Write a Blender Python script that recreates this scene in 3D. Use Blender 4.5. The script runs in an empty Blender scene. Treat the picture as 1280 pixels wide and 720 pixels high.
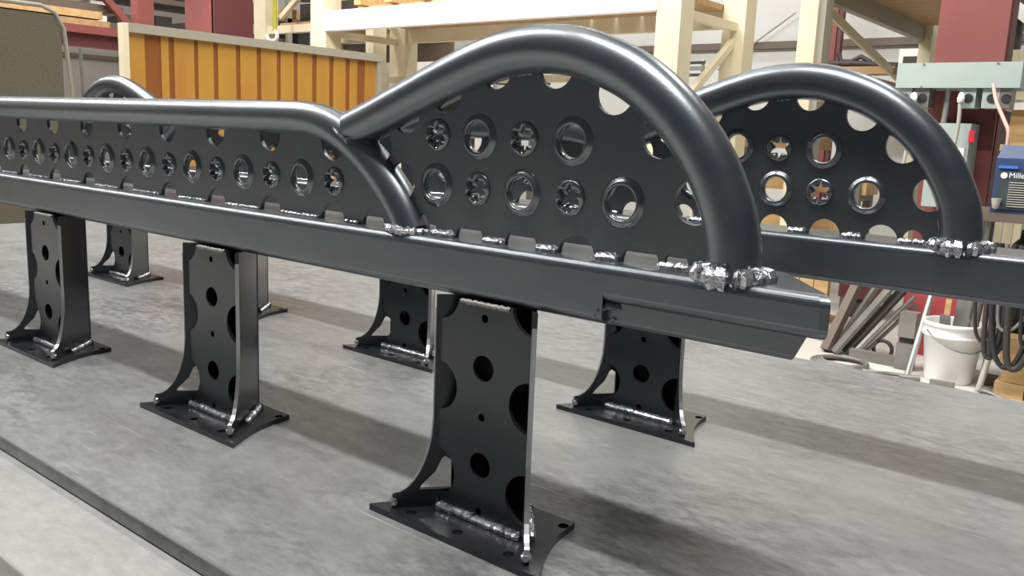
import bpy, math, random
from mathutils import Vector, Matrix
from mathutils.geometry import delaunay_2d_cdt
random.seed(7)
S = 0.06                      # one modelling unit = 6 cm
sc = bpy.context.scene
COL = sc.collection
PI = math.pi

# ------------------------------------------------------------------ camera
cam = bpy.data.objects.new('camera', bpy.data.cameras.new('camera'))
COL.objects.link(cam)
rt = Vector((0.777364, 0.627753, 0.040396)); up = Vector((-0.142989, 0.113805, 0.98316)); fw = Vector((-0.612584, 0.770049, -0.178226))
m = Matrix((rt, up, -fw)).transposed().to_4x4()
m.translation = Vector((11.04, -11.566, 7.044)) * S
cam.matrix_world = m
cam.data.sensor_width = 36
cam.data.lens = 1072.3 / 1280 * 36
cam.data.clip_start = .02
sc.camera = cam

# ------------------------------------------------------------------ light
w = bpy.data.worlds.new('shop_ambient'); sc.world = w; w.use_nodes = True
bg = w.node_tree.nodes['Background']
bg.inputs[0].default_value = (.84, .92, 1, 1); bg.inputs[1].default_value = .105
def lamp(name, loc, size, power, col=(1, .985, .95), tgt=None):
    d = bpy.data.lights.new(name, 'AREA'); d.shape = 'RECTANGLE'; d.size, d.size_y = size[0]*S, size[1]*S
    d.energy = power; d.color = col
    o = bpy.data.objects.new(name, d); COL.objects.link(o); o.location = Vector(loc)*S
    if tgt: o.rotation_euler = (Vector(tgt)-Vector(loc)).to_track_quat('-Z', 'Y').to_euler()
    return o
lamp('unseen_strip_lamp', (6, -14, 96), (60, 4), 400)
for x_ in (-70, -122, -174, -226): lamp('unseen_strip_lamp', (x_, -14, 96), (48, 9), 250)  # unseen row added for the long highlights on the tubes
lamp('unseen_strip_lamp', (-62, 26, 76), (80, 5), 420, tgt=(-70, 100, 30))  # unseen, added to brighten the rack fronts, tilted away from the table
lamp('unseen_strip_lamp', (-60, 120, 108), (120, 6), 260, tgt=(-60, 150, 0))  # unseen, added to light the back of the shop
lamp('added_fill_lamp', (12, 62, 84), (10, 10), 150, tgt=(-8, 90, 0))  # unseen fill added for the background at the right column
lamp('added_fill_lamp', (-120, 30, 100), (9, 9), 150, tgt=(-135, 60, 0))  # unseen fill added for the left background
lamp('added_fill_lamp', (-190, -70, 100), (12, 12), 420, tgt=(-250, -80, 20))  # unseen fill added to brighten the left wall the rails reflect
vs = sc.view_settings
vs.view_transform = 'Standard'; vs.look = 'None'; vs.exposure = 0.0; vs.gamma = 1; vs.use_curve_mapping = False

# ------------------------------------------------------------------ materials
def mat(name, col, rough=.5, metal=0, ior=1.5, n=None, bump=0, bscale=60, coat=0, tint=None):
    """n = (scale, second colour, low, high[, stretch]) mixes a second colour by noise"""
    M = bpy.data.materials.new(name); M.use_nodes = True
    nt = M.node_tree; b = nt.nodes['Principled BSDF']
    b.inputs['Base Color'].default_value = (*col, 1); b.inputs['Roughness'].default_value = rough
    b.inputs['Metallic'].default_value = metal; b.inputs['IOR'].default_value = ior
    b.inputs['Coat Weight'].default_value = coat
    if tint: b.inputs['Specular Tint'].default_value = (*tint, 1)
    tc = nt.nodes.new('ShaderNodeTexCoord')
    if n:
        mp = nt.nodes.new('ShaderNodeMapping'); nt.links.new(tc.outputs['Object'], mp.inputs[0])
        if len(n) > 4: mp.inputs['Scale'].default_value = n[4]
        t = nt.nodes.new('ShaderNodeTexNoise'); t.inputs['Scale'].default_value = n[0]; t.inputs['Detail'].default_value = 6
        nt.links.new(mp.outputs[0], t.inputs['Vector'])
        r = nt.nodes.new('ShaderNodeMapRange'); r.inputs[1].default_value = n[2]; r.inputs[2].default_value = n[3]
        nt.links.new(t.outputs[0], r.inputs[0])
        mx = nt.nodes.new('ShaderNodeMix'); mx.data_type = 'RGBA'
        mx.inputs['A'].default_value = (*col, 1); mx.inputs['B'].default_value = (*n[1], 1)
        nt.links.new(r.outputs[0], mx.inputs['Factor']); nt.links.new(mx.outputs['Result'], b.inputs['Base Color'])
    if bump:
        t = nt.nodes.new('ShaderNodeTexNoise'); t.inputs['Scale'].default_value = bscale; t.inputs['Detail'].default_value = 4
        nt.links.new(tc.outputs['Object'], t.inputs['Vector'])
        bp = nt.nodes.new('ShaderNodeBump'); bp.inputs['Strength'].default_value = bump; bp.inputs['Distance'].default_value = .002
        nt.links.new(t.outputs[0], bp.inputs['Height']); nt.links.new(bp.outputs[0], b.inputs['Normal'])
    return M
TUBE = mat('mill_scale_tube', (.016, .020, .026), .33, 0, 2.35, (9, (.034, .034, .036), .4, .65, (1, 3, 3)), .05, 300, tint=(.84, .93, 1))
PLATE = mat('mill_scale_plate', (.018, .020, .024), .36, 0, 2.2, (14, (.034, .034, .036), .4, .65), .06, 260, tint=(.86, .94, 1))
LEGM = mat('black_leg_steel', (.008, .009, .011), .26, 0, 1.62, (12, (.018, .018, .02), .4, .65), .05, 240, tint=(.84, .94, 1))
RIM = mat('pressed_rim_steel', (.05, .055, .06), .24, .25, 2.6, tint=(.88, .94, 1))
WELD = mat('weld_bead_metal', (.58, .59, .62), .24, .9, 1.8, (120, (.16, .16, .17), .50, .66), .3, 400)
EDGE = mat('bright_cut_steel', (.42, .43, .44), .3, .8)  # cut plate edges, also the highlight painted along the table edges
CREAM = mat('cream_rack_paint', (.70, .63, .45), .45, 0, 1.5, (3, (.61, .54, .37), .4, .7))
WHITE = mat('white_rack_paint', (.86, .83, .78), .4)
RED = mat('red_oxide_primer', (.21, .055, .048), .6, 0, 1.5, (2, (.165, .042, .04), .4, .7))
DKRED = mat('dark_and_shaded_red', (.10, .022, .025), .55)  # dark red steel, also the shade painted on the columns' turned sides
GREYP = mat('grey_green_enclosure', (.36, .42, .39), .5, 0, 1.5, (4, (.31, .37, .35), .4, .7))
WOOD = mat('shelf_wood', (.46, .30, .15), .6, 0, 1.5, (2.2, (.33, .20, .09), .35, .7, (1, 12, 6)))
PINE = mat('pine_block', (.62, .42, .20), .6, 0, 1.5, (4, (.45, .27, .11), .35, .7, (1, 6, 6)))
CONC = mat('concrete_floor', (.60, .58, .55), .55, 0, 1.5, (1.3, (.46, .44, .41), .35, .7))
WALLM = mat('insulated_wall', (.56, .555, .53), .6, 0, 1.5, (.6, (.49, .485, .465), .4, .7))
MAUVE = mat('grey_end_wall', (.34, .30, .28), .7)
CEIL = mat('ceiling_liner', (.40, .39, .37), .8)
GIRT = mat('brown_girt', (.12, .09, .07), .6)
YEL = mat('yellow_curtain', (.42, .215, .03), .5, 0, 1.5, (5, (.36, .16, .025), .4, .7, (1, 1, .3)))
ORG_ = mat('amber_overlap', (.22, .072, .014), .42)
FRAME = mat('grey_frame_paint', (.30, .275, .22), .5)
CANVAS = mat('brown_grey_canvas', (.145, .125, .088), .85, 0, 1.5, (160, (.10, .088, .062), .35, .65))
RUB = mat('black_rubber', (.018, .018, .02), .5)
GREY = mat('grey_steel', (.26, .25, .23), .45, .4, 1.5, (6, (.16, .15, .14), .4, .7))
LGREY = mat('light_grey_hose', (.38, .37, .33), .5)
DARK = mat('dark_clutter', (.035, .03, .026), .6)
PLAS = mat('white_bucket_plastic', (.86, .86, .84), .35)
BLUE = mat('welder_blue', (.035, .06, .14), .4)
BLUE2 = mat('welder_blue_label', (.06, .16, .55), .4)
TEAL = mat('welder_face', (.035, .05, .06), .5)
LETTER = mat('white_print', (.8, .8, .8), .5)
REDP = mat('red_handle', (.6, .02, .04), .4)
STRAP = mat('yellow_sling', (.42, .38, .03), .7)
ALU = mat('conduit_metal', (.55, .55, .54), .35, .8)

def table_mat(name, c1, c2, c3):
    M = bpy.data.materials.new(name); M.use_nodes = True; nt = M.node_tree; b = nt.nodes['Principled BSDF']
    N = nt.nodes.new; Lk = nt.links.new
    tc = N('ShaderNodeTexCoord')
    def noise(scale, lo, hi, st=None, det=8, rough=.6):
        src = tc.outputs['Object']
        if st:
            mp = N('ShaderNodeMapping'); mp.inputs['Scale'].default_value = st[:3]; mp.inputs['Rotation'].default_value = (0, 0, st[3]); Lk(src, mp.inputs[0]); src = mp.outputs[0]
        t = N('ShaderNodeTexNoise'); t.inputs['Scale'].default_value = scale; t.inputs['Detail'].default_value = det; t.inputs['Roughness'].default_value = rough
        Lk(src, t.inputs['Vector']); r = N('ShaderNodeMapRange'); r.inputs[1].default_value = lo; r.inputs[2].default_value = hi; Lk(t.outputs[0], r.inputs[0]); return r.outputs[0]
    def mix(f, a, bb):
        mx = N('ShaderNodeMix'); mx.data_type = 'RGBA'
        Lk(f, mx.inputs['Factor'])
        for s, k in ((a, 'A'), (bb, 'B')):
            if isinstance(s, tuple): mx.inputs[k].default_value = (*s, 1)
            else: Lk(s, mx.inputs[k])
        return mx.outputs['Result']
    a = mix(noise(1.6, .30, .70), c1, c2)
    mm = N('ShaderNodeMath'); mm.operation = 'MULTIPLY'
    Lk(noise(34, .36, .62, (1, 2.2, 1, .5), 10, .7), mm.inputs[0]); Lk(noise(1.9, .30, .56), mm.inputs[1])
    a = mix(mm.outputs[0], a, c3)
    a = mix(noise(60, .55, .85), a, tuple(x*.75 for x in c1))
    sc1 = noise(9, .70, .76, (.5, 22, 1, .35), 3, .5)
    a = mix(sc1, a, (.42, .42, .42))
    Lk(a, b.inputs['Base Color'])
    b.inputs['Metallic'].default_value = .35
    rr = N('ShaderNodeMapRange'); Lk(noise(5, .3, .7), rr.inputs[0]); rr.inputs[3].default_value = .34; rr.inputs[4].default_value = .50
    Lk(rr.outputs[0], b.inputs['Roughness'])
    bp = N('ShaderNodeBump'); bp.inputs['Strength'].default_value = .12; bp.inputs['Distance'].default_value = .001
    Lk(noise(40, .3, .7), bp.inputs['Height']); Lk(bp.outputs[0], b.inputs['Normal'])
    return M
TABLE = table_mat('worn_table_steel', (.235, .24, .242), (.30, .305, .295), (.115, .117, .125))
TABLE2 = table_mat('worn_lower_plate_steel', (.33, .33, .325), (.39, .39, .38), (.25, .25, .25))

# ------------------------------------------------------------------ mesh building
ORG = {}
class MB:
    def __init__(s): s.v = []; s.f = []; s.sm = []
    def add(s, vs_, fs, smooth=False, fn=None):
        o = len(s.v)
        s.v += [tuple(fn(p)) if fn else tuple(p) for p in vs_]
        s.f += [tuple(i+o for i in q) for q in fs]; s.sm += [smooth]*len(fs); return s
    def box(s, a, b, fn=None):
        x0, y0, z0 = [min(a[i], b[i]) for i in range(3)]; x1, y1, z1 = [max(a[i], b[i]) for i in range(3)]
        v = [(x0,y0,z0),(x1,y0,z0),(x1,y1,z0),(x0,y1,z0),(x0,y0,z1),(x1,y0,z1),(x1,y1,z1),(x0,y1,z1)]
        return s.add(v, [(3,2,1,0),(4,5,6,7),(0,1,5,4),(1,2,6,5),(2,3,7,6),(3,0,4,7)], False, fn)
    def bar(s, p, q, wd, ht, upv=(0, 0, 1)):
        p, q = Vector(p), Vector(q); d = (q-p).normalized(); u = Vector(upv)
        if abs(d.dot(u)) > .98: u = Vector((0, 1, 0))
        r = d.cross(u).normalized(); u = r.cross(d)
        c = [(-1,-1),(1,-1),(1,1),(-1,1)]
        vs_ = [p+r*a*wd/2+u*b*ht/2 for a, b in c]+[q+r*a*wd/2+u*b*ht/2 for a, b in c]
        return s.add(vs_, [(0,1,2,3),(7,6,5,4),(1,0,4,5),(2,1,5,6),(3,2,6,7),(0,3,7,4)])
    def loft(s, rings, smooth=True, cap=True, closed=False):
        n = len(rings[0]); vs_ = [p for r in rings for p in r]; fs = []
        m_ = len(rings)
        for i in range(m_ if closed else m_-1):
            a = i*n; b = ((i+1) % m_)*n
            for j in range(n): k = (j+1) % n; fs.append((a+j, a+k, b+k, b+j))
        s.add(vs_, fs, smooth)
        if cap and not closed:
            s.add(rings[0], [tuple(range(n))[::-1]]); s.add(rings[-1], [tuple(range(n))])
        return s
    def tube(s, path, r, n=12, cap=True, closed=False):
        P = [Vector(p) for p in path]; m_ = len(P); rings = []; u = None
        for i in range(m_):
            if closed: t = (P[(i+1) % m_]-P[i-1]).normalized()
            else: t = (P[min(i+1, m_-1)]-P[max(i-1, 0)]).normalized()
            if u is None:
                ref = Vector((0, 1, 0)) if abs(t.y) < .9 else Vector((0, 0, 1))
                u = ref
            u = (u-t*u.dot(t)).normalized(); v = t.cross(u)
            rr = r[i] if isinstance(r, (list, tuple)) else r
            rings.append([P[i]+(u*math.cos(2*PI*j/n)+v*math.sin(2*PI*j/n))*rr for j in range(n)])
        return s.loft(rings, True, cap, closed)
    def lathe(s, prof, c=(0,0,0), n=24, axis='z', smooth=True, closed=False):
        rings = []
        for r, h in prof:
            q = []
            for j in range(n):
                a = 2*PI*j/n
                if axis == 'z': q.append((c[0]+r*math.cos(a), c[1]+r*math.sin(a), c[2]+h))
                else: q.append((c[0]+r*math.cos(a), c[1]+h, c[2]+r*math.sin(a)))
            rings.append(q)
        return s.loft(rings, smooth, not closed, closed)
    def weld(s, path, r, step=.09, seed=0, squash=1):
        R = random.Random(seed); P = resample(path, step); k = len(P)
        pts = [p+Vector((R.uniform(-.12, .12), R.uniform(-.12, .12), R.uniform(-.12, .12)))*r for p in P]
        rad = [r*((1.14, 1.06, .80)[i % 3]+R.uniform(-.10, .10)) for i in range(k)]
        rad[0] *= .6; rad[-1] *= .6
        s.tube(pts, rad, 9); s.sm = [False]*len(s.sm); return s
    def mesh(s, name, material, o=(0,0,0)):
        me = bpy.data.meshes.new(name)
        me.from_pydata([((x-o[0])*S, (y-o[1])*S, (z-o[2])*S) for x, y, z in s.v], [], s.f)
        me.polygons.foreach_set('use_smooth', s.sm); me.materials.append(material); me.update(); return me
    def build(s, name, material, parent=None, o=None):
        if o is None: o = ORG[parent.name] if parent else (0, 0, 0)
        return place(name, s.mesh(name, material, o), parent, o)
def place(name, me, parent=None, o=None, rot=None, scale=None):
    ob = bpy.data.objects.new(name, me); COL.objects.link(ob)
    po = ORG[parent.name] if parent else (0, 0, 0)
    if o is None: o = po
    ob.location = [(o[i]-po[i])*S for i in range(3)]; ob.parent = parent
    if rot: ob.rotation_euler = rot
    if scale: ob.scale = scale
    ORG[ob.name] = tuple(o); return ob
def resample(path, step):
    P = [Vector(p) for p in path]; out = [P[0]]
    for a, b in zip(P, P[1:]):
        L = (b-a).length; k = max(1, round(L/step))
        out += [a.lerp(b, (i+1)/k) for i in range(k)]
    return out
def spline(pts, k=6):
    P = [Vector(p) for p in pts]; P = [P[0]*2-P[1]]+P+[P[-1]*2-P[-2]]; out = []
    for i in range(1, len(P)-2):
        for j in range(k):
            t = j/k; a, b, c, d = P[i-1:i+3]
            out.append(.5*((2*b)+(c-a)*t+(2*a-5*b+4*c-d)*t*t+(3*b-a-3*c+d)*t**3))
    out.append(P[-2]); return out
def tag(o, label=None, cat=None, group=None, kind=None):
    if label: o['label'] = label
    if cat: o['category'] = cat
    if group: o['group'] = group
    if kind: o['kind'] = kind
    return o
def thing(name, o, label, cat, group=None):
    e = place(name, None, None, o); e.empty_display_size = .05; return tag(e, label, cat, group)

def circ(x, z, r, n=28): return [(x+r*math.cos(2*PI*i/n), z+r*math.sin(2*PI*i/n)) for i in range(n)]
def inside(p, poly):
    c = False; x, y = p; j = len(poly)-1
    for i in range(len(poly)):
        xi, yi = poly[i]; xj, yj = poly[j]
        if (yi > y) != (yj > y) and x < (xj-xi)*(y-yi)/(yj-yi)+xi: c = not c
        j = i
    return c
def cutplate(mb, outer, cutters, t0, t1, fn):
    """flat sheet: polygon minus cutters, between thickness t0 and t1; fn(a,b,t)->xyz"""
    vs_ = []; es = []
    for poly in [outer]+cutters:
        o = len(vs_); n = len(poly); vs_ += [Vector(p) for p in poly]; es += [(o+i, o+(i+1) % n) for i in range(n)]
    V, E, F, *_ = delaunay_2d_cdt(vs_, es, [], 0, 1e-5)
    bb = [(min(p[0] for p in c), max(p[0] for p in c), min(p[1] for p in c), max(p[1] for p in c)) for c in cutters]
    keep = []
    for f in F:
        c = sum((V[i] for i in f), Vector((0, 0)))/len(f)
        if not inside(c, outer): continue
        if any(b[0] < c[0] < b[1] and b[2] < c[1] < b[3] and inside(c, q) for b, q in zip(bb, cutters)): continue
        a = sum(V[f[i]].x*V[f[(i+1) % len(f)]].y-V[f[(i+1) % len(f)]].x*V[f[i]].y for i in range(len(f)))
        keep.append(list(f) if a > 0 else list(f)[::-1])
    ed = {}
    for f in keep:
        for i in range(len(f)): ed[(f[i], f[(i+1) % len(f)])] = 1
    n = len(V); vv = [fn(p.x, p.y, t0) for p in V]+[fn(p.x, p.y, t1) for p in V]
    fs = [tuple(f) for f in keep]+[tuple(i+n for i in f[::-1]) for f in keep]
    fs += [(a, a+n, b+n, b) for (a, b) in ed if (b, a) not in ed]
    mb.add(vv, fs); return mb

# ------------------------------------------------------------------ the setting
FZ = -14.0
def struct(name, mb, m_, label=None):
    return tag(mb.build(name, m_), label, None, None, 'structure')
struct('floor', MB().box((-260, -120, FZ-2), (120, 165, FZ)), CONC, 'light grey concrete shop floor')
struct('wall_back', MB().box((-260, 165, FZ), (120, 168, 140)), WALLM, 'white insulated metal building wall')
struct('wall_left', MB().box((-263, -120, FZ), (-260, 168, 140)), MAUVE, 'grey end wall of the shop')
struct('ceiling', MB().box((-263, -60, 140), (120, 168, 143)), CEIL)
struct('trim_1', MB().box((-260, 163.6, 26.2), (120, 165, 27.6)), GIRT, 'brown horizontal wall girt')
struct('trim_2', MB().box((-260, 163.8, 50), (120, 165, 51.5)), GIRT)
struct('trim_3', MB().box((-260, 40, 24.0), (-258.6, 165, 25.2)), GIRT)
struct('trim_4', MB().bar((-74, 163, 22), (-58, 163, 33), .25, .25), GREY)   # cable brace on the wall

# ------------------------------------------------------------------ welding table
t = thing('welding_table', (-12, 6, FZ), 'long worn grey steel welding table carrying the two black rails', 'table')
def slab(x0, x1, y0, y1, z0, z1, c=.035):
    mb = MB(); prof = [(y0+c, z0), (y1-c, z0), (y1, z0+c), (y1, z1-c), (y1-c, z1), (y0+c, z1), (y0, z1-c), (y0, z0+c)]
    mb.loft([[(x0, y, z) for y, z in prof], [(x1, y, z) for y, z in prof]], False); return mb
slab(-48.3, 26, -4.42, 16.4, -.36, 0).build('tabletop', TABLE, t)
lp = slab(-48.3, 26, -6.32, 12, -.85, -.36).build('lower_plate', TABLE2, t); lp['label'] = 'lighter lower steel plate stepping out under the near table edge'
MB().bar((-48.3, -4.41, -.012), (26, -4.41, -.012), .045, .04).build('worn_edge_highlight', EDGE, t)  # edge highlight painted as a bright strip along the worn chamfer
MB().bar((-48.3, -6.31, -.372), (26, -6.31, -.372), .05, .045).build('worn_edge_highlight', EDGE, t)  # same painted highlight on the worn lower plate edge
for x in (-46, -22, 2, 24):
    for y in (-4.5, 14): MB().box((x-.9, y-.9, FZ), (x+.9, y+.9, -.85 if y < 12 else -.36)).build('leg', GREY, t)
MB().box((-46, -5, -2.6), (24, -4, -.85)).build('apron', GREY, t)
MB().box((-46, 13.5, -2.6), (24, 14.5, -.36)).build('apron', GREY, t)

# ------------------------------------------------------------------ rock slider rails
CX = -12.95                                    # each rail is mirrored about its middle
ARCH = [(-2.30, 6.98), (-1.75, 7.18), (-1.05, 7.45), (.17, 7.92), (1.1, 8.23), (1.8, 8.375), (2.5, 8.40), (3.2, 8.29), (4.05, 7.96), (4.78, 7.44), (5.34, 6.81), (5.72, 6.12), (5.88, 5.55), (5.90, 5.08)]
BEND = [(-4.6, 7.18), (-3.9, 7.17), (-3.3, 7.10), (-2.75, 6.93), (-2.25, 6.68), (-1.72, 6.33), (-1.25, 5.92), (-.9, 5.52), (-.62, 5.08)]
AR, LR = .395, .345
PT = .045                                      # half plate thickness
ZT, ZB = 5.11, 4.14
def mir(p): return (2*CX-p[0],)+tuple(p[1:])
def offs(path, d):
    P = [Vector((p[0], p[1])) for p in path]; out = []
    for i, p in enumerate(P):
        t_ = (P[min(i+1, len(P)-1)]-P[max(i-1, 0)]).normalized(); out.append((p.x+t_.y*d, p.y-t_.x*d))
    return out
def rprof(y0, y1, z0, z1, r=.16, k=8):
    out = []
    for cy_, cz_, a0 in ((y1-r, z0+r, -PI/2), (y1-r, z1-r, 0), (y0+r, z1-r, PI/2), (y0+r, z0+r, PI)):
        out += [(cy_+r*math.cos(a0+PI/2*i/k), cz_+r*math.sin(a0+PI/2*i/k)) for i in range(k+1)]
    return out
MESH = {}
def ring_mesh():
    prof = [(.405, -PT), (.385, -.052), (.36, -.074), (.335, -.097), (.312, -.112), (.29, -.113), (.273, -.095), (.264, -.03), (.262, .02), (.275, .02), (.29, -.05), (.33, -.04), (.375, .03)]
    return MB().lathe(prof, n=32, axis='y', closed=True).mesh('dimple_ring', RIM)
def star_mesh(seed):
    R = random.Random(seed); n = 48; rings = []
    pts = 6
    def star(a, ro, ri):
        k = (a/(2*PI)*pts) % 1; k = abs(k-.5)*2          # 1 at the tips
        return ri+(ro-ri)*k**2.2
    for r0, y, w_ in ((.30, -PT, 0), (.285, -.075, 0), (.262, -.095, .1), (.235, -.09, .45), (.22, -.05, .85), (.20, .03, 1), (.21, .06, 1), (.25, .0, .5), (.30, .02, 0)):
        rings.append([((r0*(1-w_)+w_*star(a, .275, .115))*math.cos(a+.45), y if w_ < .4 else y+.03*math.sin(a*6), (r0*(1-w_)+w_*star(a, .275, .115))*math.sin(a+.45)) for a in [2*PI*j/n for j in range(n)]])
    return MB().loft(rings, True, False, True).mesh('dimple_star', RIM)
NOTCH = [(-.93, 6.04, .36), (-1.54, 6.70, .33), (-.84, 7.30, .36), (.20, 7.70, .36), (1.34, 8.10, .34), (2.60, 8.11, .34), (3.74, 7.72, .35), (4.62, 7.10, .36), (5.24, 6.14, .34),
         (-.26, 5.22, .28), (.84, 5.11, .33), (2.02, 5.11, .35), (3.18, 5.11, .35), (4.38, 5.11, .34), (5.0, 5.2, .2)]
RINGS = [(0, 6.036), (2, 6.036), (4, 6.036), (1, 6.942), (3, 6.942)]
STARS = [(1, 6.036), (3, 6.036), (0, 6.942), (2, 6.942)]
LSTAR = [(-2.91-2.122*k, 5.911) for k in range(10)]
LRING = [(-3.971-2.122*k, 5.911) for k in range(9)]
def build_meshes():
    # rectangular rail with its full-height middle and shallower ends
    mb = MB(); y0, y1 = -.45, 1.33
    def mitre(x, p, s_): return (x-s_*.75*(p[0]-y0), p[0], p[1])
    full = rprof(y0, y1, ZB, ZT); hi = rprof(y0, y1, 4.50, ZT, .16)
    xr, xl = 4.0, 2*CX-4.0
    mb.loft([[(x, p[0], p[1]) for p in full] for x in (xl, xr)], False)
    mb.loft([[(xr, p[0], p[1]) for p in hi], [mitre(7.35, p, 1) for p in hi], [(lambda q: (q[0], q[1]+(.03 if q[1] < .4 else -.03), q[2]-.0))(mitre(7.47, p, 1)) for p in hi]], False)
    mb.loft([[mitre(2*CX-7.47, p, -1) for p in hi], [(xl, p[0], p[1]) for p in hi]], False)
    MESH['rail_tube'] = mb.mesh('rail_tube', TUBE)
    mb = MB()                                   # the farther rail keeps its full height past the frame
    mb.loft([[(x, p[0], p[1]) for p in full] for x in (xl, 9.0)], False)
    mb.loft([[mitre(2*CX-7.47, p, -1) for p in hi], [(xl, p[0], p[1]) for p in hi]], False)
    MESH['rail_tube_plain'] = mb.mesh('rail_tube', TUBE)
    lo = rprof(-.33, 1.12, ZB, 4.62, .09)
    def slant(x, p, s_): return (x+s_*(p[1]-ZB)*.45-s_*.6*(p[0]+.24), p[0], p[1])
    MESH['end_insert'] = MB().loft([[(xr-.3, p[0], p[1]) for p in lo], [slant(6.95, p, 1) for p in lo]], False).mesh('end_insert', TUBE)
    MESH['end_insert_left'] = MB().loft([[slant(2*CX-6.95, p, -1) for p in lo], [(xl+.3, p[0], p[1]) for p in lo]], False).mesh('end_insert', TUBE)
    b = [(x, 0, z) for x, z in spline([(x, z, 0) for x, z in BEND], 5) for x, z in [(x, z)]] if False else [(p.x, 0, p.y) for p in spline([(x, z, 0) for x, z in BEND], 5)]
    MESH['top_tube'] = MB().tube([mir(p) for p in b[::-1]]+[(-18, 0, 7.18), (-12, 0, 7.18), (-7.5, 0, 7.18)]+b, LR, 28).mesh('top_tube', TUBE)
    a = [(p.x, 0, p.y) for p in spline([(x, z, 0) for x, z in ARCH], 6)]
    MESH['arch_tube'] = MB().tube(a, AR, 32).mesh('arch_tube', TUBE)
    MESH['arch_tube_left'] = MB().tube([mir(p) for p in a[::-1]], AR, 32).mesh('arch_tube', TUBE)
    # arch infill plate
    ap = offs([(p[0], p[2]) for p in a], .24)
    bp = offs([(p[0], p[2]) for p in b], -.24)
    left = [p for p in bp if -1.95 < p[0] and p[1] > 5.15][::-1]
    outer = [(-.40, 5.08)]+left+[p for p in ap if p[0] > -1.6]+[(ap[-1][0], 5.08)]
    cut = [circ(*n_) for n_ in NOTCH]+[circ(x, z, .37) for x, z in RINGS]+[circ(x, z, .30) for x, z in STARS]
    def fn(x, z, y): return (x, y, z)
    MESH['arch_plate'] = cutplate(MB(), outer, cut, -PT, PT, fn).mesh('arch_plate', PLATE)
    M2 = lambda ps: [mir(p) for p in ps][::-1]
    MESH['arch_plate_left'] = cutplate(MB(), M2(outer), [M2(c) for c in cut], -PT, PT, fn).mesh('arch_plate', PLATE)
    ip = offs([(p[0], p[2]) for p in b], .22)
    ip = [p for p in ip if p[1] > 5.12]
    outer = [mir(p) for p in ip[::-1]]+ip+[(ip[-1][0]+.1, 5.08), (2*CX-ip[-1][0]-.1, 5.08)]
    outer = outer[::-1]
    cut = [circ(x, z, .30) for x, z in LSTAR]+[circ(x, z, .37) for x, z in LRING]
    cut += [circ(-2.95-2.122*k, 6.80 if k else 6.70, .37) for k in range(10)]+[circ(-2.95-2.122*k, 5.10, .37) for k in range(10)]
    cut += [circ(-1.70, 5.12, .32), circ(2*CX+1.70, 5.12, .32)]
    MESH['infill_plate'] = cutplate(MB(), outer, cut, -PT, PT, fn).mesh('infill_plate', PLATE)
    MESH['dimple_ring'] = ring_mesh(); MESH['star'] = [star_mesh(i) for i in range(1)]
    # welds
    R = random.Random(3)
    xs = [(-.05, .48), (1.22, 1.68), (2.40, 2.80), (3.58, 4.0), (4.75, 5.35)]
    MESH['rail_welds'] = []
    def bead(pts, r, st, sd, key='rail_welds', m_=WELD): MESH[key].append(MB().weld(pts, r, st, sd).mesh('weld_bead', m_))
    for i, (p, q) in enumerate(xs): bead([(p, -.09, 5.14), (q, -.09, 5.14)], .085, .05, i)
    xe = [-1.70]+[-2.95-2.122*k for k in range(10)]
    for i in range(10):
        bead([(xe[i]-.42, -.07, 5.13), (xe[i+1]+.42, -.07, 5.13)], .045, .05, 40+i)
    e = lambda a0, a1, k=14: [(5.90+(AR+.07)*math.cos(a0+(a1-a0)*i/k), (AR+.05)*math.sin(a0+(a1-a0)*i/k), 5.15) for i in range(k+1)]
    bead(e(-2.95, -1.25), .165, .045, 60); bead(e(-1.15, .3), .155, .045, 61); bead(e(.4, 2.9), .12, .07, 62)
    bead([(-1.12, -.25, 5.14), (-.85, -.36, 5.15), (-.55, -.38, 5.14), (-.3, -.28, 5.14), (-.15, -.1, 5.14)], .085, .045, 63)
    MESH['arch_welds'] = []
    bead([(-2.55, -.36, 6.98), (-2.35, -.41, 6.88), (-2.1, -.38, 6.72)], .03, .04, 64, 'arch_welds', TUBE)
    up_ = offs([(p[0], p[2]) for p in a], .385)
    k = 0
    while k < len(up_)-6:                             # stitch welds between the notches
        seg = up_[k:k+4]
        ok = all(math.hypot(x-n_[0], z-n_[1]) > n_[2]+.04 for x, z in seg for n_ in NOTCH) and seg[0][0] > -1.3
        if ok: bead([(x, -.07, z) for x, z in seg], .035, .04, k, 'arch_welds', TUBE)
        k += 3
    bead([(3.85, -.40, 4.22), (3.95, -.38, 4.40), (4.1, -.33, 4.45), (4.3, -.27, 4.42)], .07, .05, 70, 'rail_welds', TUBE); bead([(4.0, -.3, 4.2), (4.3, -.27, 4.28), (4.42, -.25, 4.38)], .06, .05, 71, 'rail_welds', TUBE)
    # ---- mounting leg, centred on x=0
    lw = 1.04
    out = [(-lw, .12), (lw, .12), (lw, ZB), (-lw, ZB)]
    cut = [circ(s_*(lw+.02), z, .46) for s_ in (-1, 1) for z in (4.18, 2.48, .84)]
    cut[2] = circ(-lw-.02, .84, .46)
    cut += [circ(0, 2.98, .235), circ(0, 1.20, .235), circ(0, 3.87, .075, 12), circ(0, 2.09, .075, 12), circ(0, .33, .075, 12)]
    MESH['face_plate'] = cutplate(MB(), out, cut, -.55, -.46, fn).mesh('mounting_leg', LEGM)
    MESH['back_plate'] = cutplate(MB(), [(-.2, .12), (.2, .12), (.2, ZB), (-.2, ZB)], [], .50, .58, fn).mesh('back_plate', LEGM)
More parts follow.
